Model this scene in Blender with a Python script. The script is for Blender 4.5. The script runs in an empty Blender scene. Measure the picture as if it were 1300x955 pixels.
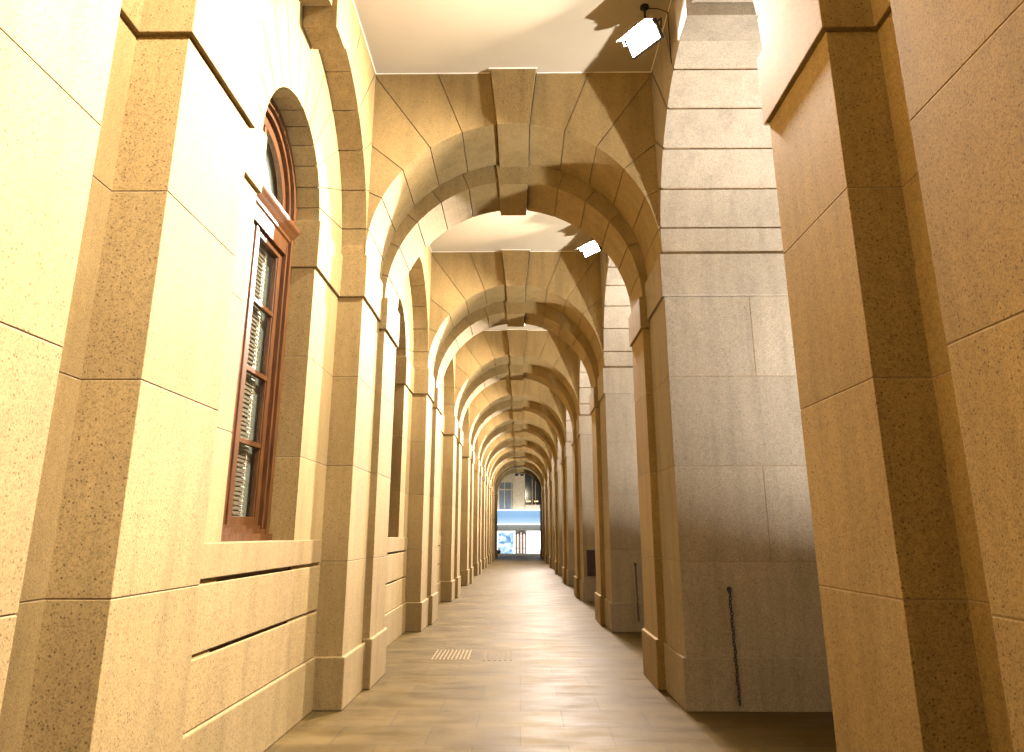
import bpy, bmesh, math, random
from mathutils import Vector, Matrix
random.seed(7)
R = math.radians
scene = bpy.context.scene
COL = scene.collection

# ------------------------------------------------------------------ materials
def new_mat(name):
    m = bpy.data.materials.new(name); m.use_nodes = True
    nt = m.node_tree; nt.nodes.clear()
    out = nt.nodes.new('ShaderNodeOutputMaterial')
    b = nt.nodes.new('ShaderNodeBsdfPrincipled')
    nt.links.new(b.outputs[0], out.inputs[0])
    return m, nt, b
def N(nt, t, **kw):
    n = nt.nodes.new(t)
    for k, v in kw.items():
        if k.startswith('i_'): n.inputs[k[2:].replace('_', ' ')].default_value = v
        else: setattr(n, k, v)
    return n
def ramp(nt, src, stops):
    r = nt.nodes.new('ShaderNodeValToRGB')
    while len(r.color_ramp.elements) < len(stops): r.color_ramp.elements.new(0.5)
    for e, (p, c) in zip(r.color_ramp.elements, stops):
        e.position = p; e.color = (c[0], c[1], c[2], 1) if not isinstance(c, (int, float)) else (c, c, c, 1)
    nt.links.new(src, r.inputs[0]); return r
def mixc(nt, fac, a, b, mode='MIX'):
    m = nt.nodes.new('ShaderNodeMix'); m.data_type = 'RGBA'; m.blend_type = mode
    for sock, v in ((m.inputs[0], fac), (m.inputs[6], a), (m.inputs[7], b)):
        if hasattr(v, 'is_linked') or isinstance(v, bpy.types.NodeSocket): nt.links.new(v, sock)
        elif isinstance(v, (int, float)): sock.default_value = v
        else: sock.default_value = (*v, 1)
    return m.outputs[2]

def stone_mat(name, base, tint, speck=0.75, coarse=1.0):
    m, nt, b = new_mat(name)
    g = N(nt, 'ShaderNodeNewGeometry')
    pos = g.outputs['Position']
    big = N(nt, 'ShaderNodeTexNoise', i_Scale=0.9, i_Detail=5.0, i_Roughness=0.6); nt.links.new(pos, big.inputs['Vector'])
    mid = N(nt, 'ShaderNodeTexNoise', i_Scale=28.0, i_Detail=4.0, i_Roughness=0.7); nt.links.new(pos, mid.inputs['Vector'])
    fine = N(nt, 'ShaderNodeTexNoise', i_Scale=115.0*coarse, i_Detail=2.0, i_Roughness=0.6); nt.links.new(pos, fine.inputs['Vector'])
    vor = N(nt, 'ShaderNodeTexVoronoi', i_Scale=46.0*coarse); nt.links.new(pos, vor.inputs['Vector'])
    c = mixc(nt, ramp(nt, big.outputs['Fac'], [(0.3, 0), (0.7, 1)]).outputs[0], base, tint)
    # stone to stone tone
    isl = ramp(nt, g.outputs['Random Per Island'], [(0, 0.84), (1, 1.09)])
    c = mixc(nt, 1.0, c, isl.outputs[0], 'MULTIPLY')
    c = mixc(nt, 1.0, c, ramp(nt, mid.outputs['Fac'], [(0.25, 0.86), (0.75, 1.1)]).outputs[0], 'MULTIPLY')
    c = mixc(nt, 1.0, c, ramp(nt, fine.outputs['Fac'], [(0.32, 0.56), (0.48, 0.95), (0.66, 1.10)]).outputs[0], 'MULTIPLY')
    # sparse dark mica grains
    grain = N(nt, 'ShaderNodeMath', operation='LESS_THAN'); nt.links.new(vor.outputs['Distance'], grain.inputs[0]); grain.inputs[1].default_value = 0.25
    wn = N(nt, 'ShaderNodeSeparateColor'); nt.links.new(vor.outputs['Color'], wn.inputs[0])
    pick = N(nt, 'ShaderNodeMath', operation='LESS_THAN'); nt.links.new(wn.outputs[0], pick.inputs[0]); pick.inputs[1].default_value = 0.34
    mul = N(nt, 'ShaderNodeMath', operation='MULTIPLY'); nt.links.new(grain.outputs[0], mul.inputs[0]); nt.links.new(pick.outputs[0], mul.inputs[1])
    mul2 = N(nt, 'ShaderNodeMath', operation='MULTIPLY'); nt.links.new(mul.outputs[0], mul2.inputs[0]); mul2.inputs[1].default_value = speck
    c = mixc(nt, mul2.outputs[0], c, (base[0]*0.22, base[1]*0.18, base[2]*0.14))
    # soft run-off stains
    st = N(nt, 'ShaderNodeMapping'); st.inputs['Scale'].default_value = (3.2, 3.2, 0.35); nt.links.new(pos, st.inputs[0])
    sn = N(nt, 'ShaderNodeTexNoise', i_Scale=1.6, i_Detail=4.0, i_Roughness=0.65); nt.links.new(st.outputs[0], sn.inputs['Vector'])
    c = mixc(nt, 1.0, c, ramp(nt, sn.outputs['Fac'], [(0.32, 0.82), (0.56, 1.0)]).outputs[0], 'MULTIPLY')
    nt.links.new(c, b.inputs['Base Color'])
    b.inputs['Roughness'].default_value = 0.82
    b.inputs['Specular IOR Level'].default_value = 0.25
    bp = N(nt, 'ShaderNodeBump'); bp.inputs['Strength'].default_value = 0.15; bp.inputs['Distance'].default_value = 0.004
    nt.links.new(fine.outputs['Fac'], bp.inputs['Height']); nt.links.new(bp.outputs[0], b.inputs['Normal'])
    return m
STONE = stone_mat('granite', (0.264, 0.187, 0.076), (0.224, 0.154, 0.057))
STONE_G = stone_mat('granite_outdoor_lit', (0.285, 0.235, 0.165), (0.235, 0.193, 0.132), speck=0.6, coarse=1.2)  # same granite, greyed in its colour for the cool outdoor light

def plain(name, col, rough=0.5, metal=0.0, noise=0.0, scale=8.0, spec=0.5, stretch=None):
    m, nt, b = new_mat(name)
    b.inputs['Roughness'].default_value = rough; b.inputs['Metallic'].default_value = metal
    b.inputs['Specular IOR Level'].default_value = spec
    g = N(nt, 'ShaderNodeNewGeometry'); src = g.outputs['Position']
    if stretch:
        mp = N(nt, 'ShaderNodeMapping'); mp.inputs['Scale'].default_value = stretch; nt.links.new(src, mp.inputs[0]); src = mp.outputs[0]
    n = N(nt, 'ShaderNodeTexNoise', i_Scale=scale, i_Detail=5.0); nt.links.new(src, n.inputs['Vector'])
    r = ramp(nt, n.outputs['Fac'], [(0.3, tuple(c*(1-noise) for c in col)), (0.7, tuple(min(1, c*(1+noise)) for c in col))])
    nt.links.new(r.outputs[0], b.inputs['Base Color'])
    return m
JOINT = plain('pale_pointing', (0.26, 0.2, 0.115), 0.95, noise=0.2, scale=30)
MORTAR = plain('mortar', (0.2, 0.14, 0.075), 0.95, noise=0.25, scale=30)
WOOD = plain('varnished_wood', (0.062, 0.024, 0.006), 0.42, spec=0.3, noise=0.45, scale=5, stretch=(9, 9, 0.9))
PLASTER = plain('ceiling_paint', (0.32, 0.27, 0.185), 0.6, noise=0.05, scale=1.5, spec=0.3)
BEAD = plain('sealant', (0.8, 0.76, 0.66), 0.6, noise=0.05)
SLAT = plain('blind_slat', (0.13, 0.10, 0.07), 0.45, noise=0.12, scale=3)
CORD = plain('blind_cord', (0.7, 0.65, 0.55), 0.7)
CURTAIN = plain('pale_room_wall', (0.72, 0.78, 0.68), 0.8, noise=0.05)
DARKMETAL = plain('dark_metal', (0.02, 0.016, 0.014), 0.75, 0.1, noise=0.4, scale=40)
HOUSING = plain('lamp_housing', (0.02, 0.018, 0.016), 0.45, 0.5, noise=0.2)
PANEL = plain('dark_panel', (0.025, 0.012, 0.014), 0.35, noise=0.3)
ASPHALT = plain('asphalt', (0.05, 0.05, 0.052), 0.8, noise=0.3, scale=60)
KERB = plain('kerb_stone', (0.3, 0.28, 0.25), 0.8, noise=0.15, scale=12)
FARSTONE = plain('pale_facade_stone', (0.55, 0.47, 0.36), 0.8, noise=0.1, scale=4)
BLACKGL = plain('dark_glass', (0.02, 0.025, 0.03), 0.1, noise=0.2)
CURT2 = plain('grey_blue_curtain', (0.16, 0.19, 0.24), 0.8, noise=0.35, scale=3, stretch=(8, 1, 0.2))
BROWN = plain('shop_door_wood', (0.42, 0.25, 0.15), 0.5, noise=0.2, scale=6, stretch=(6, 6, 0.8))
SOFFITP = plain('grey_blue_panel', (0.33, 0.38, 0.42), 0.5, noise=0.08)

def emit(name, col, s):
    m, nt, b = new_mat(name)
    b.inputs['Base Color'].default_value = (*col, 1)
    b.inputs['Emission Color'].default_value = (*col, 1); b.inputs['Emission Strength'].default_value = s
    return m
LAMPGLASS = emit('lamp_glass', (1.0, 0.86, 0.62), 40.0)
WHITEBOX = emit('lit_white_panel', (0.92, 0.97, 1.0), 2.2)
WHITELINE = emit('lit_white_strip', (0.85, 0.95, 1.0), 3.0)
GREEN = emit('green_lamp', (0.5, 1.0, 0.2), 1.5)

def lightbox(name, zlo, zhi):
    m, nt, b = new_mat(name)
    g = N(nt, 'ShaderNodeNewGeometry'); sp = N(nt, 'ShaderNodeSeparateXYZ'); nt.links.new(g.outputs['Position'], sp.inputs[0])
    mr = N(nt, 'ShaderNodeMapRange'); mr.inputs['From Min'].default_value = zlo; mr.inputs['From Max'].default_value = zhi
    nt.links.new(sp.outputs['Z'], mr.inputs['Value'])
    r = ramp(nt, mr.outputs[0], [(0.0, (0.9, 0.97, 1.0)), (0.22, (0.45, 0.70, 0.93)), (0.6, (0.22, 0.46, 0.78)), (1.0, (0.25, 0.48, 0.78))])
    nt.links.new(r.outputs[0], b.inputs['Emission Color']); b.inputs['Emission Strength'].default_value = 1.0
    b.inputs['Base Color'].default_value = (0.05, 0.09, 0.15, 1)
    return m
def display_mat():
    m, nt, b = new_mat('lit_display_print')
    g = N(nt, 'ShaderNodeNewGeometry')
    n = N(nt, 'ShaderNodeTexNoise', i_Scale=1.5, i_Detail=3.0, i_Distortion=1.2); nt.links.new(g.outputs['Position'], n.inputs['Vector'])
    r = ramp(nt, n.outputs['Fac'], [(0.32, (0.03, 0.10, 0.32)), (0.42, (0.15, 0.34, 0.66)), (0.52, (0.45, 0.68, 0.9)), (0.6, (0.92, 0.96, 1.0))])
    nt.links.new(r.outputs[0], b.inputs['Emission Color']); b.inputs['Emission Strength'].default_value = 1.15
    b.inputs['Base Color'].default_value = (0.1, 0.2, 0.3, 1)
    return m
DISPLAY = display_mat()

def glass_mat():
    m = bpy.data.materials.new('window_glass'); m.use_nodes = True
    nt = m.node_tree; nt.nodes.clear()
    out = nt.nodes.new('ShaderNodeOutputMaterial'); mx = nt.nodes.new('ShaderNodeMixShader')
    t = nt.nodes.new('ShaderNodeBsdfTransparent'); t.inputs[0].default_value = (0.93, 0.96, 0.94, 1)
    gl = nt.nodes.new('ShaderNodeBsdfGlossy'); gl.inputs['Roughness'].default_value = 0.03
    lw = nt.nodes.new('ShaderNodeLayerWeight'); lw.inputs[0].default_value = 0.5
    pw = nt.nodes.new('ShaderNodeMath'); pw.operation = 'POWER'; nt.links.new(lw.outputs['Facing'], pw.inputs[0]); pw.inputs[1].default_value = 5
    fr = nt.nodes.new('ShaderNodeMath'); fr.operation = 'MULTIPLY_ADD'; nt.links.new(pw.outputs[0], fr.inputs[0]); fr.inputs[1].default_value = 0.8; fr.inputs[2].default_value = 0.025
    nt.links.new(fr.outputs[0], mx.inputs[0]); nt.links.new(t.outputs[0], mx.inputs[1]); nt.links.new(gl.outputs[0], mx.inputs[2])
    nt.links.new(mx.outputs[0], out.inputs[0]); return m
GLASS = glass_mat()

def floor_mat():
    m, nt, b = new_mat('stone_paving')
    g = N(nt, 'ShaderNodeNewGeometry'); pos = g.outputs['Position']
    br = N(nt, 'ShaderNodeTexBrick', offset=0.5, squash=1.0)
    for k, v in (('Scale', 1.0), ('Mortar Size', 0.006), ('Mortar Smooth', 0.2), ('Brick Width', 0.8), ('Row Height', 0.6), ('Bias', 0.0)): br.inputs[k].default_value = v
    br.inputs['Color1'].default_value = (0.092, 0.063, 0.022, 1); br.inputs['Color2'].default_value = (0.073, 0.050, 0.017, 1)
    br.inputs['Mortar'].default_value = (0.055, 0.038, 0.018, 1)
    nt.links.new(pos, br.inputs['Vector'])
    n1 = N(nt, 'ShaderNodeTexNoise', i_Scale=1.3, i_Detail=6.0, i_Roughness=0.65); nt.links.new(pos, n1.inputs['Vector'])
    mp = N(nt, 'ShaderNodeMapping'); mp.inputs['Scale'].default_value = (0.9, 2.6, 1); nt.links.new(pos, mp.inputs[0])
    n2 = N(nt, 'ShaderNodeTexNoise', i_Scale=1.4, i_Detail=5.0, i_Roughness=0.6); nt.links.new(mp.outputs[0], n2.inputs['Vector'])
    n3 = N(nt, 'ShaderNodeTexNoise', i_Scale=110.0, i_Detail=3.0); nt.links.new(pos, n3.inputs['Vector'])
    c = mixc(nt, 1.0, br.outputs['Color'], ramp(nt, n1.outputs['Fac'], [(0.3, 0.68), (0.7, 1.2)]).outputs[0], 'MULTIPLY')
    c = mixc(nt, 1.0, c, ramp(nt, n2.outputs['Fac'], [(0.3, 0.78), (0.7, 1.12)]).outputs[0], 'MULTIPLY')
    c = mixc(nt, 1.0, c, ramp(nt, n3.outputs['Fac'], [(0.3, 0.7), (0.7, 1.15)]).outputs[0], 'MULTIPLY')
    nt.links.new(c, b.inputs['Base Color'])
    nt.links.new(ramp(nt, n2.outputs['Fac'], [(0.3, 0.36), (0.7, 0.6)]).outputs[0], b.inputs['Roughness'])
    b.inputs['Specular IOR Level'].default_value = 0.045
    inv = N(nt, 'ShaderNodeMath', operation='MULTIPLY_ADD'); nt.links.new(br.outputs['Fac'], inv.inputs[0]); inv.inputs[1].default_value = -1.0; nt.links.new(n2.outputs['Fac'], inv.inputs[2])
    bp = N(nt, 'ShaderNodeBump'); bp.inputs['Strength'].default_value = 0.2; bp.inputs['Distance'].default_value = 0.006
    nt.links.new(inv.outputs[0], bp.inputs['Height']); nt.links.new(bp.outputs[0], b.inputs['Normal'])
    return m
FLOOR = floor_mat()

# ------------------------------------------------------------------ mesh helpers
class MB:
    def __init__(s): s.v = []; s.f = []; s.m = []
    def prism(s, poly, plane, a, b, mi=0):
        n = len(poly); o = len(s.v)
        for d in (a, b):
            for (p, q) in poly:
                s.v.append({'XZ': (p, d, q), 'YZ': (d, p, q), 'XY': (p, q, d)}[plane])
        s.f.append(list(range(o, o+n))); s.m.append(mi)
        s.f.append(list(range(o+2*n-1, o+n-1, -1))); s.m.append(mi)
        for i in range(n):
            j = (i+1) % n
            s.f.append([o+i, o+n+i, o+n+j, o+j]); s.m.append(mi)
    def box(s, x0, x1, y0, y1, z0, z1, mi=0):
        s.prism([(x0, y0), (x1, y0), (x1, y1), (x0, y1)], 'XY', z0, z1, mi)
    def tube(s, pts, r, n=8, mi=0, close=False):
        rings = []
        P = [Vector(p) for p in pts]; k = len(P)
        for i, p in enumerate(P):
            if close: d = (P[(i+1) % k]-P[i-1])
            else: d = P[min(i+1, k-1)]-P[max(i-1, 0)]
            d.normalize(); u = d.cross(Vector((0.3, 0.2, 1)) if abs(d.z) < 0.9 else Vector((1, 0.1, 0))).normalized(); w = d.cross(u)
            o = len(s.v)
            for j in range(n):
                a = 2*math.pi*j/n; s.v.append(tuple(p+u*math.cos(a)*r+w*math.sin(a)*r))
            rings.append(o)
        m = k if close else k-1
        for i in range(m):
            a, b = rings[i], rings[(i+1) % k]
            for j in range(n):
                s.f.append([a+j, a+(j+1) % n, b+(j+1) % n, b+j]); s.m.append(mi)
        if not close:
            s.f.append([rings[0]+j for j in range(n)][::-1]); s.m.append(mi)
            s.f.append([rings[-1]+j for j in range(n)]); s.m.append(mi)
    def build(s, name, mats, parent=None, loc=(0, 0, 0), bevel=0.0, rot=None):
        me = bpy.data.meshes.new(name); me.from_pydata(s.v, [], s.f)
        mats = mats if isinstance(mats, (list, tuple)) else [mats]
        for m in mats: me.materials.append(m)
        me.polygons.foreach_set('material_index', s.m)
        bm = bmesh.new(); bm.from_mesh(me); bmesh.ops.recalc_face_normals(bm, faces=bm.faces); bm.to_mesh(me); bm.free()
        o = bpy.data.objects.new(name, me); COL.objects.link(o); o.location = loc
        if rot: o.rotation_euler = rot
        if parent: o.parent = parent
        if bevel:
            md = o.modifiers.new('bevel', 'BEVEL'); md.width = bevel; md.segments = 2; md.limit_method = 'ANGLE'; md.angle_limit = R(40)
        return o
def thing(name, label, cat, loc=(0, 0, 0), group=None, rot=None):
    o = bpy.data.objects.new(name, None); COL.objects.link(o); o.location = loc
    if rot: o.rotation_euler = rot
    o.empty_display_size = 0.2
    o['label'] = label; o['category'] = cat
    if group: o['group'] = group
    return o
def struct(o): o['kind'] = 'structure'; return o
def dup(root, dloc, label=None):
    r = root.copy(); COL.objects.link(r); r.location = Vector(root.location)+Vector(dloc)
    if label: r['label'] = label
    for ch in list(root.children):
        c = ch.copy(); COL.objects.link(c); c.parent = r
        for g in list(ch.children):
            d = g.copy(); COL.objects.link(d); d.parent = c
    return r
def dup_part(part, dloc):
    c = part.copy(); COL.objects.link(c); c.parent = part.parent; c.location = Vector(part.location)+Vector(dloc)
    for g in list(part.children):
        d = g.copy(); COL.objects.link(d); d.parent = c
    return c

BEV = 0.003; GAP = 0.007
ZJ = [0.0, 0.47, 1.42, 2.41, 3.40, 4.34]
Z1, ZB1 = 4.34, 4.85        # main impost band
Z2, ZB2 = 4.24, 4.66        # inner impost band
ZC = 7.32                   # ceiling
Y1, L = 7.80, 5.905
T1, T2, T = 1.0, 1.9, 2.305
XL, XR = -1.806, 1.672      # wall faces
X0 = -2.096                 # recessed face on the left
OC, OR_ = 6.01, 1.79        # opening centre and radius
JA = [0, 10.7, 25.2, 39.8, 54.3, 68.8, 83.3]

def courses(mb, x0, x1, y0, y1, zs, gap=GAP, vj=None, core=0.004):
    """stack of blocks with real joints and a darker core; vj: {course: split positions along x or y}"""
    for i in range(len(zs)-1):
        za, zb = zs[i]+gap/2, zs[i+1]-gap/2
        cuts = (vj or {}).get(i)
        if cuts:
            ax, cs = cuts
            lo, hi = (x0, x1) if ax == 'x' else (y0, y1)
            e = [lo]+[c for c in cs if lo < c < hi]+[hi]
            for j in range(len(e)-1):
                a = e[j]+(gap/2 if j else 0); b = e[j+1]-(gap/2 if j < len(e)-2 else 0)
                if ax == 'x': mb.box(a, b, y0, y1, za, zb)
                else: mb.box(x0, x1, a, b, za, zb)
        else: mb.box(x0, x1, y0, y1, za, zb)
    mb.box(x0+core, x1-core, y0+core, y1-core, zs[0]+0.003, zs[-1]-0.003, 1)

def sector(cx, cz, r, a0, a1, rect, g, key_r=None):
    """stone between two radial joints: arc at r, cut by rect (x0,x1,ztop)"""
    x0, x1, zt = rect; A0, A1 = R(a0), R(a1)
    def hit(px, pz, dx, dz):
        ts = []
        if dx > 1e-9: ts.append((x1-px)/dx)
        if dx < -1e-9: ts.append((x0-px)/dx)
        if dz > 1e-9: ts.append((zt-pz)/dz)
        t = min(ts); return (px+dx*t, pz+dz*t)
    def off(A, sgn):
        dx, dz = math.cos(A), math.sin(A); px, pz = cx-dz*sgn*g/2, cz+dx*sgn*g/2
        return hit(px, pz, dx, dz)
    h = math.asin(g/2/r)
    n = max(2, int((a1-a0)/2.4))
    arc = [(cx+r*math.cos(A0+h+(A1-A0-2*h)*i/n), cz+r*math.sin(A0+h+(A1-A0-2*h)*i/n)) for i in range(n+1)]
    p0, p1 = off(A0, 1), off(A1, -1)
    poly = arc+[p1]
    side = lambda p: 't' if abs(p[1]-zt) < 1e-6 else ('r' if abs(p[0]-x1) < 1e-6 else 'l')
    s0, s1 = side(p0), side(p1)
    if s0 == 'r' and s1 == 't': poly.append((x1, zt))
    if s0 == 't' and s1 == 'l': poly.append((x0, zt))
    poly.append(p0)
    return poly
def arch_face(mb, cx, cz, r, rect, plane, a, b, gap=0.011, key=True, angles=JA, front=None, core=0.012):
    ang = list(angles); full = ang+[180-x for x in reversed(ang)]
    for i in range(len(full)-1):
        if key and abs((full[i]+full[i+1])/2-90) < 1: continue
        if full[i+1]-full[i] < 0.5: continue
        mb.prism(sector(cx, cz, r, full[i], full[i+1], rect, gap), plane, a, b)
    lo, hi = min(a, b)+core, max(a, b)-core
    for i in range(12):
        mb.prism(sector(cx, cz, r+core, i*15, i*15+15, rect, 0.0001), plane, lo, hi, 1)
def keystone(mb, cx, cz, half_deg, zb, zt, plane, a, b):
    k = math.tan(R(half_deg))
    wb, wt = k*(zb-cz), k*(zt-cz)
    mb.prism([(cx-wb, zb), (cx+wb, zb), (cx+wt, zt), (cx-wt, zt)], plane, a, b)
SM = [STONE, MORTAR]; SC = [STONE, JOINT]

# ------------------------------------------------------------------ transverse arches (one thing each)
ORD = ['nearest', 'second nearest', 'third nearest', 'fourth nearest', 'fifth nearest', 'sixth nearest', 'seventh nearest', 'eighth nearest', 'farthest']
CX1, R1, CX2, R2 = (XL+XR)/2, 1.745, -0.075, 1.672
P2L, P2R = -1.733, 1.583
arch = thing('stone_arch', 'x', 'arch', (0, Y1, 0), 'stone arches spanning the walkway')
mb = MB(); arch_face(mb, CX1, ZB1, R1, (XL-0.01, XR+0.01, ZC+0.02), 'XZ', 0, T1-0.003, core=0.014)
mb2 = MB(); keystone(mb2, CX1, ZB1, 6.6, 6.53, ZC+0.012, 'XZ', -0.10, T1-0.004)
sp = mb.build('spandrel', SM, arch, bevel=BEV); mb2.build('keystone', STONE, sp, bevel=0.006)
mb = MB(); arch_face(mb, CX2, ZB2, R2, (XL-0.01, XR+0.01, ZC+0.02), 'XZ', T1, T2-0.003, core=0.014)
mb2 = MB(); keystone(mb2, CX2, 4.9, 8.0, 6.27, 6.9, 'XZ', T1-0.03, T2+0.05)
ir = mb.build('inner_ring', SM, arch, bevel=BEV); mb2.build('keystone', STONE, ir, bevel=0.006)
mb = MB(); arch_face(mb, CX1, ZB1, R1, (XL-0.01, XR+0.01, ZC+0.02), 'XZ', T2, T, core=0.014)
sp = mb.build('spandrel', SM, arch, bevel=BEV)
mb2 = MB(); keystone(mb2, CX1, ZB1, 6.6, 6.53, ZC+0.012, 'XZ', T2+0.004, T+0.10); mb2.build('keystone', STONE, sp, bevel=0.006)
for s, xf, xw in ((-1, P2L, XL), (1, P2R, XR)):
    a, b = sorted((xf, xw+s*0.05))
    mb = MB(); courses(mb, a, b, T1, T2, ZJ[:5]+[Z2]); pil = mb.build('pilaster', SC, arch, bevel=BEV)
    fr = xf-s*0.03; a, b = sorted((fr, xw+s*0.05))
    mb = MB(); mb.box(a, b, T1-0.03, T2+0.03, Z2, ZB2); mb.build('impost', STONE, pil, bevel=0.006)
    fr = xf-s*0.037; a, b = sorted((fr, xw+s*0.05))
    mb = MB(); mb.prism([(a, 0), (b, 0), (b, 0.535), (a, 0.535)], 'XZ', T1-0.037, T2+0.037); mb.build('plinth', STONE, pil, bevel=0.012)
arch['label'] = 'pale granite arch with tapered keystone, nearest of those crossing the walkway'
for k in range(1, 9):
    lab = ('pale granite arch with keystone crossing the walkway, %s of the receding row' % ORD[k]) if k < 8 else \
        'last granite arch of the row, framing the lit blue shopfront'
    dup(arch, (0, L*k, 0), lab)

# ------------------------------------------------------------------ left: the building wall with blind arches and windows
bw = thing('building_wall', 'long pale granite wall on the left with arched windows in shallow recesses', 'wall', (0, 0, 0))
XB = -2.75
# piers of the front plane (behind the transverse arches)
mb = MB(); courses(mb, XB, XL, Y1, Y1+T, ZJ)
pier = mb.build('pier', SC, bw, bevel=BEV)
mb = MB(); mb.box(XB, XL+0.03, Y1-0.03, Y1+T+0.03, Z1, ZB1); mb.build('impost', STONE, pier, bevel=0.006)
mb = MB(); mb.box(XB, XL+0.036, Y1-0.036, Y1+T+0.036, 0, 0.497); mb.build('plinth', STONE, pier, bevel=0.012)
mb = MB(); mb.box(XB, XL-0.012, Y1+0.004, Y1+T-0.004, ZB1+0.001, ZC+0.1); mb.build('pier_head', STONE, pier)
for k in range(1, 9): dup_part(pier, (0, L*k, 0))
# piers beside the windows (recess plane); window opening half width 0.84
WH = 0.84
for sgn in (-1, 1):
    a, b = sorted((OC+sgn*WH, OC+sgn*(OR_+0.006)))
    mb = MB(); courses(mb, XB, X0, a, b, ZJ)
    jp = mb.build('recess_pier', SC, bw, bevel=BEV)
    a2, b2 = (a, b+0.03) if sgn < 0 else (a-0.03, b)
    if sgn < 0: a2, b2 = a, b+0.03
    mb = MB(); mb.box(XB, X0+0.03, a2, b2, Z1, ZB1); mb.build('impost', STONE, jp, bevel=0.006)
    for k in range(1, 9): dup_part(jp, (0, L*k, 0))
# wall under the window: sill course and two deep grooves
a, b = OC-OR_+0.03, OC+OR_-0.03
mb = MB()
mb.box(X0-0.5, X0+0.022, a, b-0.02, 1.412, 1.64); mb.box(X0-0.5, X0+0.014, a, b, 0.953, 1.378); mb.box(X0-0.5, X0+0.014, a, b, 0.503, 0.922)
mb.box(X0-0.5, X0-0.035, a, b, 0.0, 1.6, 1)
apr = mb.build('window_apron', SM, bw, bevel=0.006)
mb = MB(); mb.box(X0-0.4, X0+0.034, a, b, 0, 0.497); mb.build('plinth', STONE, apr, bevel=0.012)
for k in range(1, 9): dup_part(apr, (0, L*k, 0))
# window arch voussoirs (recess plane)
mb = MB(); arch_face(mb, OC, ZB1, 0.852, (OC-1.86, OC+1.86, 6.75), 'YZ', X0-0.30, X0, key=False, angles=JA[:-1]+[83.3], core=0.014)
wa = mb.build('window_arch', SM, bw, bevel=BEV)
for k in range(1, 9): dup_part(wa, (0, L*k, 0))
# blind arch voussoirs (front plane)
mb = MB(); arch_face(mb, OC, ZB1, OR_+0.01, (OC-1.80, OC+1.80, ZC+0.05), 'YZ', X0+0.004, XL, gap=0.014, core=0.014)
ba = mb.build('blind_arch', SM, bw, bevel=BEV)
mb = MB(); keystone(mb, OC, ZB1, 6.2, 6.44, ZC+0.03, 'YZ', X0+0.008, XL+0.05); mb.build('keystone', STONE, ba, bevel=0.006)
for k in range(1, 9): dup_part(ba, (0, L*k, 0))
# solid backing of the wall above the recess and between the windows
mb = MB(); mb.box(XB, X0+0.002, -4, 57.3, 6.74, ZC+0.3)
mb.build('upper_masonry', STONE, bw)
# nearest end: wide pier, narrow recess, pier before the first window
mb = MB(); courses(mb, XB, XL, -5.0, 2.712, ZJ+[5.3, 6.3, ZC+0.05], vj={1: ('y', [0.9, -1.5]), 3: ('y', [0.5, -1.2]), 2: ('y', [-0.4, -2.6])})
nw = mb.build('end_pier', SC, bw, bevel=BEV)
mb = MB(); mb.box(XB, XL+0.036, -5.0, 2.75, 0, 0.40); mb.build('plinth', STONE, nw, bevel=0.012)
mb = MB(); courses(mb, XB, X0, 2.70, 3.33, ZJ+[5.3, 6.3, ZC+0.05]); nr = mb.build('narrow_recess', SC, bw, bevel=BEV)
mb = MB(); mb.box(XB, X0+0.03, 2.72, 3.30, Z1, ZB1); mb.build('impost', STONE, nr, bevel=0.006)
mb = MB(); courses(mb, XB, XL, 3.316, 4.222, ZJ); fp = mb.build('pier', SC, bw, bevel=BEV)
mb = MB(); mb.box(XB, XL+0.03, 3.286, 4.252, Z1, ZB1); mb.build('impost', STONE, fp, bevel=0.006)
mb = MB(); mb.box(XB, XL+0.036, 3.28, 4.258, 0, 0.40); mb.build('plinth', STONE, fp, bevel=0.012)
mb = MB(); courses(mb, XB, XL, 3.316, 4.214, [ZB1, 5.7, 6.5, ZC+0.05]); mb.build('pier_head', SC, fp, bevel=BEV)

# windows: part of the wall, frame / sash / pane / blind / backing as sub-parts
def arc_pts(cy, cz, r, a0, a1, n): return [(cy+r*math.cos(R(a0+(a1-a0)*i/n)), cz+r*math.sin(R(a0+(a1-a0)*i/n))) for i in range(n+1)]
def arc_band(mb, cy, cz, ri, ro, a0, a1, x0, x1, n=28):
    for i in range(n):
        q0, q1 = a0+(a1-a0)*i/n, a0+(a1-a0)*(i+1)/n
        mb.prism([arc_pts(cy, cz, ri, q0, q1, 1)[0], arc_pts(cy, cz, ri, q0, q1, 1)[1], arc_pts(cy, cz, ro, q0, q1, 1)[1], arc_pts(cy, cz, ro, q0, q1, 1)[0]], 'YZ', x0, x1)
# outer frame
XF = -2.335; XS = -2.44
mb = MB()
w0, w1 = OC-0.836, OC+0.836
for s in (-1, 1):
    e = OC+s*0.836
    a, b = sorted((e, e-s*0.075)); mb.box(XF-0.16, XF, a, b, 1.64, 4.84)
    a, b = sorted((e-s*0.072, e-s*0.115)); mb.box(XF-0.16, XF-0.03, a, b, 1.70, 4.80)
mb.box(XF-0.18, XF+0.035, w0, w1, 1.642, 1.70)            # timber sill, moulded
mb.box(XF-0.18, XF-0.01, w0+0.075, w1-0.075, 1.70, 1.742)
mb.box(XF-0.18, XF-0.045, w0+0.09, w1-0.09, 1.742, 1.772)
arc_band(mb, OC, ZB1, 0.765, 0.846, 0, 180, XF-0.16, XF)
arc_band(mb, OC, ZB1, 0.715, 0.77, 0, 180, XF-0.16, XF-0.035)
win = mb.build('window', WOOD, bw)
mb = MB()                                                 # transom, moulded in steps
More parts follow.
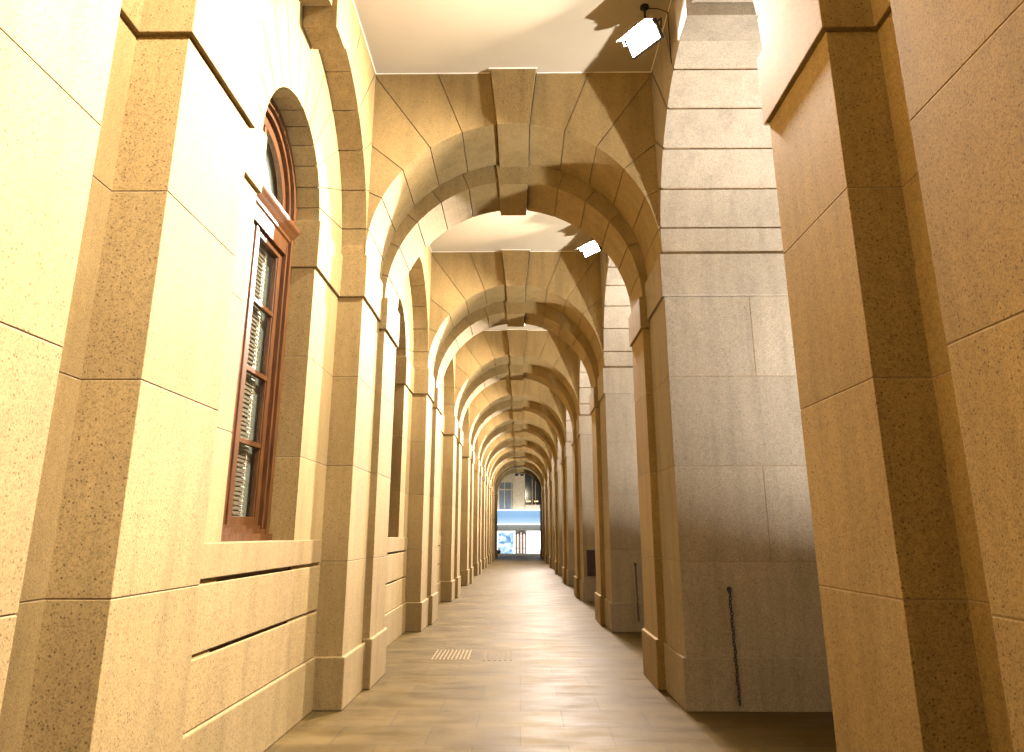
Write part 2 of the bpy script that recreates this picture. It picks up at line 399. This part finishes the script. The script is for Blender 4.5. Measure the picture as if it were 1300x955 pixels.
mb.prism([(XF-0.14, 4.43), (XF-0.035, 4.43), (XF-0.03, 4.57), (XF-0.012, 4.585), (XF-0.008, 4.61), (XF+0.012, 4.635), (XF+0.03, 4.66), (XF+0.052, 4.685), (XF+0.06, 4.70), (XF+0.06, 4.735), (XF-0.03, 4.80), (XF-0.14, 4.80)], 'XZ', w0+0.004, w1-0.004)
mb.build('transom', WOOD, win, bevel=0.004)
def sash(side):
    mb = MB(); s = side
    y_in, y_out = OC+s*0.03, OC+s*0.745
    def bx(u, v, za, zb, xa=XS-0.02, xb=XS+0.035):
        a, b = sorted((u, v)); mb.box(xa, xb, a, b, za, zb)
    bx(y_in, OC+s*0.10, 1.76, 4.45); bx(y_out, OC+s*0.635, 1.76, 4.45)
    bx(OC+s*0.095, OC+s*0.64, 1.76, 1.845); bx(OC+s*0.095, OC+s*0.64, 4.37, 4.45)
    bx(OC+s*0.095, OC+s*0.115, 1.83, 4.40, XS-0.02, XS+0.022); bx(OC+s*0.62, OC+s*0.64, 1.83, 4.40, XS-0.02, XS+0.022)
    for z in (2.485, 3.125, 3.765):
        bx(OC+s*0.10, OC+s*0.637, z-0.022, z+0.022, XS-0.015, XS+0.03)
    return mb.build('sash', WOOD, win, bevel=0.003)
sash(-1); sash(1)
mb = MB(); mb.box(XS-0.02, XS+0.05, OC-0.032, OC+0.032, 1.76, 4.45); mb.build('meeting_stile', WOOD, win, bevel=0.006)
mb = MB()                                                  # fanlight
arc_band(mb, OC, ZB1-0.03, 0.63, 0.72, 2, 178, XS-0.02, XS+0.03)
mb.box(XS-0.02, XS+0.03, OC-0.70, OC+0.70, 4.79, 4.86); mb.box(XS-0.02, XS+0.03, OC-0.03, OC+0.03, 4.85, 5.47)
mb.build('fanlight', WOOD, win)
mb = MB()
for s in (-1, 1):
    a, b = sorted((OC+s*0.10, OC+s*0.64)); mb.box(XS-0.006, XS-0.002, a, b, 1.84, 4.38)
mb.prism(arc_pts(OC, ZB1-0.03, 0.64, 0, 180, 24), 'YZ', XS-0.006, XS-0.002)
mb.build('pane', GLASS, win)
mb = MB()                                                  # venetian blinds behind the casements
rr = random.Random(3)
for s in (-1, 1):
    ya, yb = (OC-0.60, OC-0.06) if s < 0 else (OC+0.08, OC+0.545)
    z = 1.80
    while z < 4.44:
        t = rr.uniform(-0.004, 0.004); e = rr.uniform(-0.006, 0.006)
        x = XS-0.055
        # curved slat: outer edge low, inner edge high
        mb.prism([(x+0.013, z-0.019+t), (x+0.010, z-0.006+t), (x+0.004, z+0.008+t), (x-0.006, z+0.019+t), (x-0.008, z+0.018+t), (x+0.002, z+0.007+t), (x+0.008, z-0.007+t), (x+0.010, z-0.019+t)], 'XZ', ya, yb+e)
        z += 0.041
mb.build('blind', SLAT, win)
mb = MB()
for yy in (OC-0.5, OC-0.16, OC+0.18, OC+0.47): mb.box(XS-0.036, XS-0.034, yy-0.003, yy+0.003, 1.78, 4.45)
mb.build('blind_cord', CORD, win)
mb = MB(); mb.box(XS-0.095, XS-0.085, OC-0.9, OC+0.9, 1.5, 5.9); mb.build('room_backing', CURTAIN, win)
for k in range(1, 9): dup_part(win, (0, L*k, 0))

# ------------------------------------------------------------------ right: piers of the open arcade
XO = 3.25
def pier_core(y0, y1, vj):
    """faces along the walkway in warm granite, the jambs across it the same granite greyed for outdoor light: one stack of blocks"""
    mb = MB(); courses(mb, XR, XO, y0, y1, ZJ, gap=0.009, vj=vj); return mb
VJ = {4: ('x', [2.18, 2.9]), 3: ('x', [2.9]), 2: ('x', [2.32]), 1: ('x', [2.75])}
PORD = ['first', 'second', 'third', 'fourth', 'fifth', 'sixth', 'seventh', 'eighth', 'ninth']
rp = thing('stone_pier', 'x', 'pier', (0, Y1, 0), 'square piers along the open right side')
mb = MB()
VJ2 = {4: ('x', [2.64]), 3: ('x', [3.2]), 2: ('x', [2.62]), 1: ('x', [3.2])}
courses(mb, XR, XO, 0, T, ZJ, gap=0.009, vj=VJ2)
mb.build('shaft', [STONE_G, MORTAR], rp, bevel=BEV)
mb = MB(); mb.box(XR-0.03, XO+0.03, -0.03, T+0.03, Z1, ZB1); mb.build('impost', STONE_G, rp, bevel=0.006)
mb = MB(); mb.box(XR-0.036, XO+0.036, -0.036, T+0.036, 0, 0.497); mb.build('plinth', STONE_G, rp, bevel=0.012)
mb = MB(); mb.box(XR+0.012, XO, 0.006, T-0.006, ZB1+0.001, ZC+0.1); mb.build('pier_head', STONE_G, rp)
PLAB = ['broad granite pier with a black chain low on its face, nearer of two such piers',
        'granite pier behind the first chained pier, its own dark chain seen small beside the walkway',
        'granite pier with a small black rectangular box on its near face']
rp['label'] = PLAB[0]
piers = [rp]
for k in range(1, 9):
    lab = PLAB[k] if k < 3 else 'slim looking distant granite pier on the right, %s counted from the nearest chained pier' % PORD[k]
    piers.append(dup(rp, (0, L*k, 0), lab))
# nearest pier group on the right
np_ = thing('stone_pier', 'huge yellowish granite pier at the right edge, with a dark return beside a narrow recess', 'pier', (0, 0, 0))
mb = MB(); courses(mb, XR, XO, -5.0, 2.712, ZJ+[5.3, 6.3, ZC+0.05]); mb.build('shaft', SC, np_, bevel=BEV)
mb = MB(); courses(mb, 1.952, XO-0.02, 2.70, 3.33, ZJ+[5.3, 6.3, ZC+0.05]); mb.build('narrow_recess', SC, np_, bevel=BEV)
mb = MB(); mb.box(1.922, XO-0.02, 2.72, 3.30, Z1, ZB1); mb.build('impost', STONE, np_, bevel=0.006)
mb = MB(); courses(mb, XR, XO, 3.316, 4.222, ZJ); mb.build('shaft', SC, np_, bevel=BEV)
mb = MB(); mb.box(XR-0.03, XO+0.03, 3.286, 4.252, Z1, ZB1); mb.build('impost', STONE, np_, bevel=0.006)
mb = MB(); mb.box(XR-0.036, XO+0.036, 3.28, 4.258, 0, 0.40); mb.box(XR-0.036, XO+0.036, -5.0, 2.75, 0, 0.40); mb.build('plinth', STONE, np_, bevel=0.012)
mb = MB(); courses(mb, XR, XO, 3.316, 4.214, [ZB1, 5.7, 6.5, ZC+0.05]); mb.build('pier_head', SC, np_, bevel=BEV)

# arches of the open arcade, one between each two piers
aa = thing('arcade_arch', 'x', 'arch', (0, 0, 0), 'arches of the open right side')
mb = MB(); arch_face(mb, OC, ZB1, OR_+0.012, (OC-1.80, OC+1.80, ZC+0.05), 'YZ', XR, XO, gap=0.026, core=0.022)
mb.build('voussoirs', [STONE_G, MORTAR], aa, bevel=0.009)
mb = MB(); keystone(mb, OC, ZB1, 6.4, 6.52, ZC+0.03, 'YZ', XR-0.05, XO+0.05); mb.build('keystone', STONE_G, aa, bevel=0.006)
aa['label'] = 'nearest open side arch at upper right, grey voussoirs with deep joints under the bright floodlight'
for k in range(1, 9):
    dup(aa, (0, L*k, 0), 'open side arch of grey voussoirs, %s from the front along the right side' % PORD[k])

# ------------------------------------------------------------------ ceiling, floor, ground
mb = MB(); mb.box(-2.8, 3.3, -5, 57.4, ZC, ZC+0.35)
ceil = struct(mb.build('ceiling', PLASTER))
mb = MB()
for k in range(0, 9):
    y0 = Y1+L*(k-1)+T+0.001 if k else 2.75
    y1 = Y1+L*k-0.001
    mb.box(XL-0.001, XL+0.007, y0, y1, ZC-0.009, ZC-0.001); mb.box(XR-0.007, XR+0.001, y0, y1, ZC-0.009, ZC-0.001)
    mb.box(XL, CX1-0.30, y1-0.009, y1, ZC-0.010, ZC-0.001); mb.box(CX1+0.30, XR, y1-0.009, y1, ZC-0.010, ZC-0.001)
    mb.box(CX1-0.305, CX1+0.305, y1-0.112, y1-0.10, ZC-0.014, ZC-0.001)
bead = mb.build('sealant_bead', BEAD, ceil)
mb = MB(); mb.box(-3.0, 4.6, -8, 58.6, -0.25, 0.0); fl = struct(mb.build('walkway_floor', FLOOR))
mb = MB(); mb.box(-400, 400, -400, 400, -0.6, -0.30); struct(mb.build('road', ASPHALT))
mb = MB(); mb.box(-40, 40, 58.6, 60.2, -0.29, -0.10); struct(mb.build('pavement', KERB))
mb = MB(); mb.box(4.6, 8.5, -40, 58.6, -0.29, -0.14); struct(mb.build('pavement', KERB))

# ribbed guide strips set in the floor
RIB = plain('pale_ribs', (0.15, 0.105, 0.045), 0.7, spec=0.1, noise=0.1)
def ribs(x0, n, w, y0, y1, label, mat):
    mb = MB()
    for i in range(n):
        xa = x0+i*w; mb.prism([(xa, y0), (xa+w*0.42, y0), (xa+w*0.42, y1), (xa, y1)], 'XY', -0.001, 0.005)
    o = mb.build('ribbed_floor_strip', mat, None, bevel=0.002); o['label'] = label; o['category'] = 'floor ribs'; o['group'] = 'ribbed guide strips'
RIB2 = plain('worn_ribs', (0.09, 0.06, 0.024), 0.7, spec=0.1, noise=0.15)
ribs(-1.25, 10, 0.056, 10.75, 11.65, 'pale ribbed patch on the floor, the bright one toward the left wall', RIB)
ribs(-0.52, 6, 0.075, 10.70, 11.60, 'faint worn ribbed patch on the floor to the right of the bright one', RIB2)

# ------------------------------------------------------------------ chains and wall box on the right piers
def chain(x, y, zt, zb, label):
    t = thing('hanging_chain', label, 'chain', (x, y, zb), 'black chains on the piers')
    mb = MB(); n = int((zt-zb)/0.036)
    for i in range(n):
        cz = (zt-zb)-0.02-i*0.036; cx = 0.035*(i/n)*0.6+0.004*math.sin(i*1.3)
        pts = []
        for j in range(12):
            a = 2*math.pi*j/12; px = 0.0135*math.cos(a); pz = 0.026*math.sin(a)
            ang = R(45 if i % 2 else -45)
            pts.append((cx+px*math.cos(ang), px*math.sin(ang), cz+pz))
        mb.tube(pts, 0.0052, 6, close=True)
    mb.build('links', DARKMETAL, t)
    mb = MB(); mb.tube([(0, 0.06, zt-zb), (0, 0.0, zt-zb)], 0.014, 10); mb.tube([(0.022*math.cos(a*0.63), 0.0, zt-zb+0.022*math.sin(a*0.63)) for a in range(10)], 0.006, 6, close=True)
    mb.build('wall_ring', DARKMETAL, t)
chain(2.15, Y1-0.045, 1.15, 0.06, 'longer looking black chain hanging on the large near pier at right')
chain(2.11, Y1+L-0.045, 1.16, 0.18, 'small dark chain hanging on the second pier, near the walkway floor')
t = thing('wall_box', 'flat black rectangular box fixed to the third pier on the right', 'box', (1.75, Y1+2*L-0.09, 0.64))
mb = MB(); mb.box(0, 0.42, 0, 0.088, 0, 0.65); mb.build('case', PANEL, t, bevel=0.008)
mb = MB(); mb.box(0.02, 0.40, -0.008, 0.002, 0.02, 0.63); mb.build('door', PANEL, t, bevel=0.003)

# ------------------------------------------------------------------ floodlights
def look_rot(d):
    return Vector(d).to_track_quat('-Z', 'Y').to_euler()
def floodlight(loc, aim, label, group, power, w=0.40, h=0.19, wall=None, spread=140, col=(1.0, 0.855, 0.73)):
    t = thing('floodlight', label, 'floodlight', loc, group)
    d = Vector(aim).normalized(); xa = d.cross(Vector((0, 0, 1))).normalized(); up = xa.cross(d).normalized()
    M = Matrix((xa, up, -d)).transposed()     # local -Z looks along d
    e = M.to_euler()
    mb = MB()
    # tapered housing: open front
    W, H = w/2, h/2
    def ring(a, b, z): return [(-a, -b, z), (a, -b, z), (a, b, z), (-a, b, z)]
    rs = [ring(W+0.02, H+0.02, -0.01), ring(W+0.02, H+0.02, 0.03), ring(W*0.8, H*0.75, 0.12), ring(W*0.45, H*0.5, 0.15)]
    o = 0
    for r_ in rs: mb.v += r_
    for i in range(3):
        for j in range(4): mb.f.append([i*4+j, i*4+(j+1) % 4, i*4+4+(j+1) % 4, i*4+4+j]); mb.m.append(0)
    mb.f.append([12, 13, 14, 15]); mb.m.append(0)
    mb.f.append([0, 1, 2, 3]); mb.m.append(0)
    for i in range(5): mb.box(-W*0.4+i*W*0.2-0.004, -W*0.4+i*W*0.2+0.004, -H*0.5, H*0.5, 0.14, 0.175)
    if wall is not None:  # added visor and side cheeks, cutting direct lamp light on the ceiling
        mb.box(-W-0.022, W+0.022, H+0.012, H+0.018, -0.175, 0.0)
        for q_ in (-1, 1): mb.box(min(q_*(W+0.018), q_*(W+0.022)), max(q_*(W+0.018), q_*(W+0.022)), H-0.05, H+0.012, -0.06, 0.0)
    mb.build('housing', HOUSING, t, rot=e, bevel=0.002)
    mb = MB(); mb.box(-W, W, -H, H, -0.016, -0.0105); mb.build('lamp_glass', LAMPGLASS, t, rot=e)
    mb = MB()                                    # U bracket and fixing
    for s in (-1, 1): mb.tube([(s*(W+0.028), 0, 0.03), (s*(W+0.028), 0.10, 0.10)], 0.009, 8)
    mb.tube([(-(W+0.028), 0.10, 0.10), (W+0.028, 0.10, 0.10)], 0.009, 8)
    mb.build('yoke', HOUSING, t, rot=e)
    c0 = M @ Vector((0, 0.10, 0.10))
    top = Vector((c0.x, c0.y, ZC-loc[2]))
    mb = MB(); mb.tube([tuple(c0), tuple(top)], 0.013, 10); mb.tube([tuple(top-Vector((0, 0, 0.02))), tuple(top+Vector((0, 0, 0.004)))], 0.05, 14); 
    if wall is not None:
        pts = [tuple(top-Vector((0, 0, 0.02))), (top.x+0.15, top.y, top.z-0.03), (wall-loc[0]-0.02, top.y+0.03, top.z-0.05), (wall-loc[0]-0.012, top.y+0.05, -0.25)]
        mb.tube(pts, 0.006, 6)
    mb.build('mount', HOUSING, t)
    if wall is None and loc[2] < 1: bpy.data.objects.remove([c for c in t.children if c.name.startswith('mount')][0])
    la = bpy.data.lights.new('floodlight_lamp', 'AREA'); la.shape = 'RECTANGLE'; la.size = w; la.size_y = h; la.energy = power; la.color = col; la.spread = R(spread)
    lo = bpy.data.objects.new('light_source', la); COL.objects.link(lo); lo.parent = t; lo.location = d*0.02; lo.rotation_euler = e
    return t
FL = ['large glaring floodlight under the ceiling at top right', 'smaller bright floodlight seen through the nearest arch',
      'tiny glinting floodlight just visible past the second arch']
POW = 1800
for k in range(-1, 8):
    y = Y1-1.30+L*k
    lab = FL[k] if 0 <= k < 3 else ('floodlight under the ceiling before the arch that is %s' % ORD[k] if k >= 0 else 'floodlight above the near end of the walkway, out of view overhead')
    floodlight((1.36, y+0.12, 6.88), (-0.76, -0.55, -0.50) if k >= 0 else (-0.95, -0.12, -0.36), lab, 'floodlights along the ceiling', POW if k >= 0 else POW*1.3, wall=XR)
for x, w_ in ((-0.22, 'left'), (0.20, 'right')):
    floodlight((x, 57.35, 6.20), (0, 0.75, -0.1), 'tiny dark floodlight under the farthest arch, %s one of the pair' % w_, 'floodlights under the farthest arch', 90, spread=70, w=0.22, h=0.12, col=(1, 0.85, 0.6))

for k in range(0, 9):  # added unseen row, standing in for the outdoor light on the piers
    floodlight((6.2, OC-1.6+L*k, 0.06), (-3.7, 3.0, 7.2), 'added unseen ground floodlight outside the open side, standing in for outdoor light, %s of its row' % PORD[k], 'added floodlights outside, standing in for outdoor light', 520, spread=80, w=0.3, h=0.2, col=(1.0, 0.97, 0.97))

# ------------------------------------------------------------------ the lit shop building across the street
YS = 72.0; q = YS/66.0
def Z(z): return 1.7+(z-1.7)*q
shop = thing('shop_building', 'pale stone building across the street with a glowing blue shopfront at street level', 'building', (0, YS, 0))
zg = -0.29
mb = MB()
mb.box(-14, 14, 0.9, 8, zg, Z(3.80)); mb.box(-14, 14, 0.9, 8, 10.8, 12.5)
for i in range(-3, 4):
    cx = i*2.62*q-0.03
    mb.box(cx-0.45*q, cx+0.43*q, 0.0, 1.2, Z(3.80), 10.9); mb.box(cx-0.62*q, cx-0.45*q, 0.15, 1.2, Z(3.80), 10.9); mb.box(cx+0.43*q, cx+0.5*q, 0.15, 1.2, Z(3.80), 10.9)
mb.build('wall', FARSTONE, shop)
mb = MB(); mb.box(-14, 14, -0.1, 0.95, 10.7, 11.0); mb.build('cornice', FARSTONE, shop)
for i in range(-3, 3):
    a, b = (i*2.62+0.5)*q, (i*2.62+2.0)*q
    if i == -1:
        mb = MB(); mb.box(a, b+0.1, 0.60, 0.66, Z(3.80), 10.7); w_ = mb.build('window', CURT2, shop)
        mb = MB()
        for x in (a+0.25, (a+b)/2, b-0.15): mb.box(x-0.035, x+0.035, 0.50, 0.58, Z(3.80), Z(6.3))
        mb.box(a, b+0.1, 0.50, 0.58, Z(5.55), Z(5.65)); mb.box(a, b+0.1, 0.48, 0.58, Z(6.25), 10.7); mb.box(a, a+0.25, 0.45, 0.58, Z(3.8), Z(6.3))
        mb.build('frame', WOOD if False else FARSTONE, w_)
    else:
        mb = MB(); mb.box(a, b+0.1, 0.70, 0.76, Z(3.80), 10.7); w_ = mb.build('window', BLACKGL, shop)
        mb = MB()
        for x in ((a+b)/2-0.1, (a+b)/2+0.22): mb.box(x-0.03, x+0.03, 0.60, 0.68, Z(4.2), 10.6)
        mb.build('frame', BROWN, w_)
        mb = MB(); mb.box(a, b+0.05, 0.2, 0.35, Z(3.80), Z(4.22)); mb.build('balustrade', FARSTONE, w_)
        mb = MB(); mb.box(a+0.1, a+0.55, 0.62, 0.66, Z(4.50), Z(4.60)); mb.box(a+0.9, a+1.3, 0.62, 0.66, Z(4.50), Z(4.60)); mb.build('ceiling_light', emit('warm_shop_light', (1, 0.75, 0.35), 1.6), w_)
mb = MB(); mb.box(-14, 14, -0.9, 0.85, Z(2.46), Z(3.70)); mb.build('fascia', lightbox('lit_blue_fascia', Z(2.46), Z(3.70)), shop)
mb = MB(); mb.box(-14, 14, -0.96, 0.85, Z(3.703), Z(3.77)); mb.build('fascia_light', WHITELINE, shop)
mb = MB(); mb.box(-14, 14, -0.93, -0.905, Z(2.46), Z(2.53)); mb.build('fascia_light', WHITELINE, shop)
mb = MB(); mb.box(-14, 14, -0.7, 0.8, Z(1.98), Z(2.455)); mb.build('canopy', SOFFITP, shop)
mb = MB(); mb.box(-14, 14, 0.55, 0.89, zg, Z(-0.08)); mb.build('base', PANEL, shop)
for a, b in ((-6.2, -4.6), (-1.98, -0.52), (0.72, 2.4), (3.0, 4.6)):
    mat = DISPLAY if a < 0 else WHITEBOX
    mb = MB(); mb.box(a*q, b*q, 0.68, 0.72, Z(-0.05), Z(1.86)); d_ = mb.build('display_window', mat, shop)
    mb = MB(); mb.box((b-0.02)*q, (b+0.1)*q, 0.60, 0.74, Z(-0.05), Z(1.92)); mb.box((a-0.1)*q, (a+0.02)*q, 0.60, 0.74, Z(-0.05), Z(1.92)); mb.box(a*q, b*q, 0.60, 0.74, Z(1.84), Z(1.92))
    mb.build('frame', WHITELINE, d_)
for a in (-0.42, 0.15):
    mb = MB(); mb.box(a*q, (a+0.50)*q, 0.66, 0.72, Z(-0.06), Z(1.80)); d_ = mb.build('door', BROWN, shop)
    mb = MB(); mb.box((a+0.18)*q, (a+0.32)*q, 0.64, 0.659, Z(0.0), Z(1.70)); mb.build('door_glass', emit('lit_door_glass', (0.75, 0.82, 0.9), 0.9), d_)
    mb = MB(); mb.box((a+0.02)*q, (a+0.48)*q, 0.63, 0.64, Z(0.42), Z(0.45)); mb.build('handle', DARKMETAL, d_)
mb = MB(); mb.box(0.10*q, 0.13*q, 0.6, 0.66, Z(0), Z(1.8)); mb.build('door_post', WHITELINE, shop)
mb = MB(); mb.box(-14, 14, -2.5, 0.6, -0.3, -0.16); fp = mb.build('pavement', KERB, None, loc=(0, YS, 0)); struct(fp)
mb = MB()                                              # unidentified dark shape left of the shopfront, drawn as a potted shrub
t = thing('dark_object', 'unidentified low dark object before the left shop window, drawn as a potted plant', 'dark_object', (-1.88*q, YS-0.6, -0.16))
prof = [(0.16, 0), (0.22, 0.1), (0.24, 0.3), (0.2, 0.32)]
for r_, z in prof:
    for j in range(14): mb.v.append((r_*math.cos(j*math.pi/7), r_*math.sin(j*math.pi/7), z))
for i in range(3):
    for j in range(14): mb.f.append([i*14+j, i*14+(j+1) % 14, i*14+14+(j+1) % 14, i*14+14+j]); mb.m.append(0)
mb.f.append([42+j for j in range(14)]); mb.m.append(0)
mb.build('pot', PANEL, t)
mb = MB()
for i in range(60):
    a = random.uniform(0, 6.28); r_ = random.uniform(0, 0.24); z = random.uniform(0.32, 0.62); c = Vector((r_*math.cos(a), r_*math.sin(a), z)); u = Vector([random.uniform(-1, 1) for _ in range(3)]).normalized()*0.06; w_ = u.cross(Vector((0.3, 0.5, 0.8))).normalized()*0.025
    o = len(mb.v); mb.v += [tuple(c-u), tuple(c+w_), tuple(c+u), tuple(c-w_)]; mb.f.append([o, o+1, o+2, o+3]); mb.m.append(0)
mb.build('foliage', plain('dark_leaves', (0.03, 0.05, 0.03), 0.5, noise=0.3), t)

# ------------------------------------------------------------------ camera
cam = bpy.data.cameras.new('Camera'); co = bpy.data.objects.new('Camera', cam); COL.objects.link(co)
co.location = (0, 0, 1.7); co.rotation_euler = (R(90+15.2), 0, R(0.6))
cam.sensor_fit = 'HORIZONTAL'; cam.sensor_width = 36; cam.lens = 36*904.4/1300
cam.shift_y = (432-477.5)/1300
cam.clip_end = 2000; cam.clip_start = 0.05
scene.camera = co

# ------------------------------------------------------------------ dusk sky and a weak sun lamp added for city light on the open right side
w = bpy.data.worlds.new('World'); scene.world = w; w.use_nodes = True
nt = w.node_tree; bg = nt.nodes['Background']
sky = nt.nodes.new('ShaderNodeTexSky'); sky.sky_type = 'NISHITA'; sky.sun_disc = False
sky.sun_elevation = R(7); sky.sun_rotation = R(118)
nt.links.new(sky.outputs[0], bg.inputs[0]); bg.inputs[1].default_value = 0.03
sl = bpy.data.lights.new('sun', 'SUN'); so = bpy.data.objects.new('sun', sl); COL.objects.link(so)
sl.energy = 0.55; sl.angle = R(14); sl.color = (1.0, 0.88, 0.74)
az = R(118); el = R(7)
so.rotation_euler = look_rot((-math.sin(az)*math.cos(el), -math.cos(az)*math.cos(el), -math.sin(el)))
so.location = (20, -12, 6)

vs = scene.view_settings; vs.view_transform = 'Standard'; vs.look = 'None'; vs.gamma = 1; vs.use_curve_mapping = False
vs.exposure = 0.0
scene.cycles.max_bounces = 8; scene.cycles.diffuse_bounces = 5; scene.cycles.transparent_max_bounces = 12
scene.cycles.sample_clamp_indirect = 6
scene.cycles.use_denoising = True
